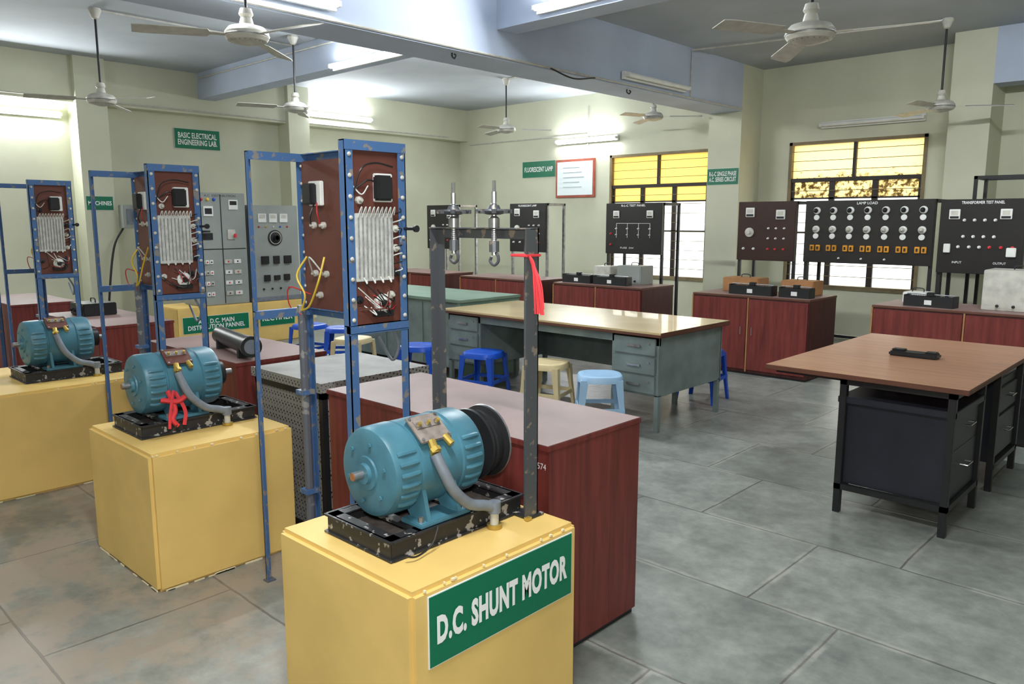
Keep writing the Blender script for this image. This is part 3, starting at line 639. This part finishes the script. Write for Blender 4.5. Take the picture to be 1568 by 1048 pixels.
def meterbox(x0,x1,y0,y1,z0,z1,m,name='instrument_box'):
    b=B();b.box(x0,x1,y0,y1,z0,z1,m,.006);b.box(x0+.02,x1-.02,y0-.003,y0,z0+.02,z1-.02,m)
    for k in range(3): term(b,x0+(x1-x0)*(.25+.25*k),y0-.003,z0+.04,BLK,.01)
    b.pipe([((x0+x1)/2-.05,(y0+y1)/2,z1),((x0+x1)/2-.04,(y0+y1)/2,z1+.03),((x0+x1)/2+.04,(y0+y1)/2,z1+.03),((x0+x1)/2+.05,(y0+y1)/2,z1)],.005,BLK);b.build(name)
meterbox(-5.5,-5.15,7.65,7.9,.802,1.02,GREYBOX);meterbox(-5.85,-5.6,7.65,7.9,.802,1.0,OFFW)
meterbox(-3.45,-3.12,7.64,7.9,.802,.95,BOXW,'wooden_instrument_box');meterbox(-4.1,-3.7,7.64,7.9,.802,.95,BOXW,'wooden_instrument_box')
meterbox(-1.62,-1.15,7.5,7.85,.802,1.14,OFFW)
meterbox(-2.3,-2.1,7.68,7.9,.802,.9,WHITE)
meterbox(-6.9,-6.6,2.1,2.35,.802,.9,BLK)

# ------------------------------------------------------------ office desk
b=B();x0,x1,y0,y1=-5.35,-3.0,4.72,5.74;H=.75
b.box(x0,x1,y0,y1,H-.035,H,EDGE,.004);b.box(x0+.004,x1-.004,y0+.004,y1-.004,H-.001,H+.002,TAN);b.box(x0,x1,y0-.002,y0+.003,H-.012,H,TAN)
b.box(x0+.04,x1-.04,y0+.05,y0+.07,H-.1,H-.035,DGREY);b.box(x0+.04,x1-.04,y1-.07,y1-.05,.25,H-.035,DGREY)
for px in (x0+.04,x1-.46):
    b.box(px,px+.42,y0+.05,y1-.06,.27,H-.035,DGREY,.003)
    for k in range(3):
        z=.285+k*.143;b.box(px+.025,px+.395,y0+.036,y0+.052,z,z+.128,DGREY,.004);b.box(px+.15,px+.27,y0+.022,y0+.036,z+.055,z+.072,STEEL,.003);b.cyl((px+.34,y0+.036,z+.09),(px+.34,y0+.03,z+.09),.009,STEEL,n=10)
    for lx in (px,px+.385):
        for ly in (y0+.05,y1-.095): b.box(lx,lx+.035,ly,ly+.035,0,.28,DGREY)
b.build('office_desk')
b=B();x0,x1,y0,y1=-7.2,-5.4,5.0,5.85;H=.8
b.box(x0,x1,y0,y1,H-.03,H,GRTAB,.004);b.box(x0+.03,x1-.03,y0+.04,y1-.03,.12,H-.03,DGREY,.003);b.box(x1-.05,x1-.01,y0+.01,y1-.01,0,H-.03,GRTAB,.003);b.box(x0+.01,x0+.05,y0+.01,y1-.01,0,H-.03,GRTAB,.003)
for k in range(1,3): b.box(x0+(x1-x0)*k/3-.006,x0+(x1-x0)*k/3+.006,y0+.03,y0+.041,.14,H-.05,GRTAB)
b.build('green_counter')

# ------------------------------------------------------------ right hand work table
b=B();x0,x1,y0,y1=-1.9,-.89,4.06,5.72;H=.76
b.box(x0,x1,y0,y1,H-.025,H,EDGE,.003);b.box(x0+.003,x1-.003,y0+.003,y1-.003,H-.001,H+.0015,WOODT)
lx0,lx1=-1.50,-.95
for lx in (lx0,lx1-.035):
    for ly in (4.1,4.66,5.02,5.6): b.box(lx,lx+.035,ly,ly+.035,0,H-.025,BLK,.002)
    b.box(lx,lx+.035,4.1,5.63,H-.06,H-.025,BLK);b.box(lx,lx+.035,4.1,4.68,.13,.16,BLK);b.box(lx,lx+.035,5.03,5.63,.13,.16,BLK)
for yy in (4.1,5.6):
    b.box(lx0,lx1,yy,yy+.03,H-.06,H-.025,BLK);b.box(lx0,lx1,yy,yy+.03,.13,.16,BLK)
b.box(x0+.03,lx0,4.14,4.17,H-.05,H-.025,BLK);b.box(x0+.03,lx0,5.55,5.58,H-.05,H-.025,BLK)
b.box(lx0+.005,lx1-.02,4.135,4.66,.16,.62,NAVY,.004);b.box(lx0-.01,lx1-.0,4.11,4.68,.6,.635,NAVY,.003)
b.box(lx0+.03,lx1-.03,5.06,5.6,.16,.64,NAVY,.004)
for ya,yb in ((4.16,4.64),(5.08,5.58)):
    b.box(lx1-.032,lx1-.018,ya+.01,yb-.01,.18,.42,NAVY,.003);b.box(lx1-.032,lx1-.018,ya+.01,yb-.01,.44,.59,NAVY,.003)
    ym=(ya+yb)/2
    for z in (.32,.53): b.pipe([(lx1-.02,ym-.05,z),(lx1+.015,ym-.05,z),(lx1+.015,ym+.05,z),(lx1-.02,ym+.05,z)],.005,CHROME,n=6,sub=1)
b.build('work_table')
b=B();b.box(-1.50,-1.24,4.83,4.93,.7615,.79,BLK,.008);b.box(-1.49,-1.42,4.85,4.91,.79,.802,BLK,.004);b.box(-1.31,-1.25,4.85,4.91,.79,.799,BLK,.003);b.build('tool_case')
b=B();b.box(-1.2,-.93,6.2,6.6,0,.5,BLK,.01);b.box(-1.22,-.91,6.18,6.62,.5,.52,NAVY,.004);b.box(-1.16,-.97,6.19,6.2,.28,.45,NAVY,.003);b.box(-1.12,-1.01,6.175,6.19,.34,.36,CHROME,.002);b.build('small_side_cabinet')

# ------------------------------------------------------------ stools
def stool(x,y,m,rot=.4,h=.45):
    b=B();b.T=Matrix.Translation((x,y,0))@Matrix.Rotation(rot,4,'Z')
    n=32
    def ring(r,z): 
        o=[]
        for i in range(n):
            a=2*math.pi*i/n;c,s_=math.cos(a),math.sin(a);k=(abs(c)**3.2+abs(s_)**3.2)**(-1/3.2);o.append((r*k*c,r*k*s_,z))
        return o
    rs=[(.001,h-.004),(.11,h-.004),(.135,h),(.155,h-.006),(.162,h-.02),(.166,h-.05),(.160,h-.05),(.15,h-.02),(.001,h-.02)]
    vs=[p for r,z in rs for p in ring(r,z)];fs=[]
    for j in range(len(rs)-1):
        for i in range(n): fs.append((j*n+i,j*n+(i+1)%n,(j+1)*n+(i+1)%n,(j+1)*n+i))
    b.add(vs,fs,m,True)
    for sx in (-1,1):
        for sy in (-1,1):
            st=[(.150,h-.03,.055),(.158,h*.6,.042),(.172,h*.25,.034),(.182,0,.03)]
            vs=[]
            for r,z,w in st: vs+=[(sx*r,sy*r,z),(sx*(r-w),sy*r,z),(sx*(r-w),sy*(r-.008),z),(sx*(r-.008),sy*(r-.008),z),(sx*(r-.008),sy*(r-w),z),(sx*r,sy*(r-w),z)]
            fs=[]
            for j in range(3):
                for i in range(6): fs.append((j*6+i,j*6+(i+1)%6,(j+1)*6+(i+1)%6,(j+1)*6+i))
            fs+=[list(range(6)),[18+i for i in range(6)]]
            b.add(vs,fs,m)
    r=.166;z0,z1=h*.42,h*.42+.03
    b.box(-r,r,-r+.004,-r+.012,z0,z1,m);b.box(-r,r,r-.012,r-.004,z0,z1,m);b.box(-r+.004,-r+.012,-r,r,z0,z1,m);b.box(r-.012,r-.004,-r,r,z0,z1,m)
    b.build('plastic_stool')
stool(-3.96,4.6,PCREAM,.3);stool(-3.36,4.49,PLBLUE,.75);stool(-4.68,4.6,PBLUE,.3);stool(-3.36,5.97,PBLUE,.15)
stool(-5.36,4.45,PBLUE,.6);stool(-7.3,4.55,PBLUE,.2);stool(-6.15,4.3,PCREAM,.4);stool(-6.85,4.65,PBLUE,.8)

# ------------------------------------------------------------ world, flash, camera
w=bpy.data.worlds.new('world');sc.world=w;w.use_nodes=True;w.node_tree.nodes['Background'].inputs[0].default_value=(.97,.98,1,1);w.node_tree.nodes['Background'].inputs[1].default_value=5.0
l=bpy.data.lights.new('camera_flash','AREA');l.size=.12;l.energy=36;l.color=(1,.99,.97)
lo=bpy.data.objects.new('camera_flash',l);bpy.context.collection.objects.link(lo);lo.location=(.02,-.02,1.75)
lo.rotation_euler=(math.radians(84),0,.757)
cam=bpy.data.cameras.new('camera');co=bpy.data.objects.new('camera',cam);bpy.context.collection.objects.link(co)
cam.sensor_width=36;cam.lens=36*1192/1568;cam.clip_start=.05
co.location=(0,0,1.55);co.rotation_euler=(math.pi/2-.155,0,.757)
sc.camera=co
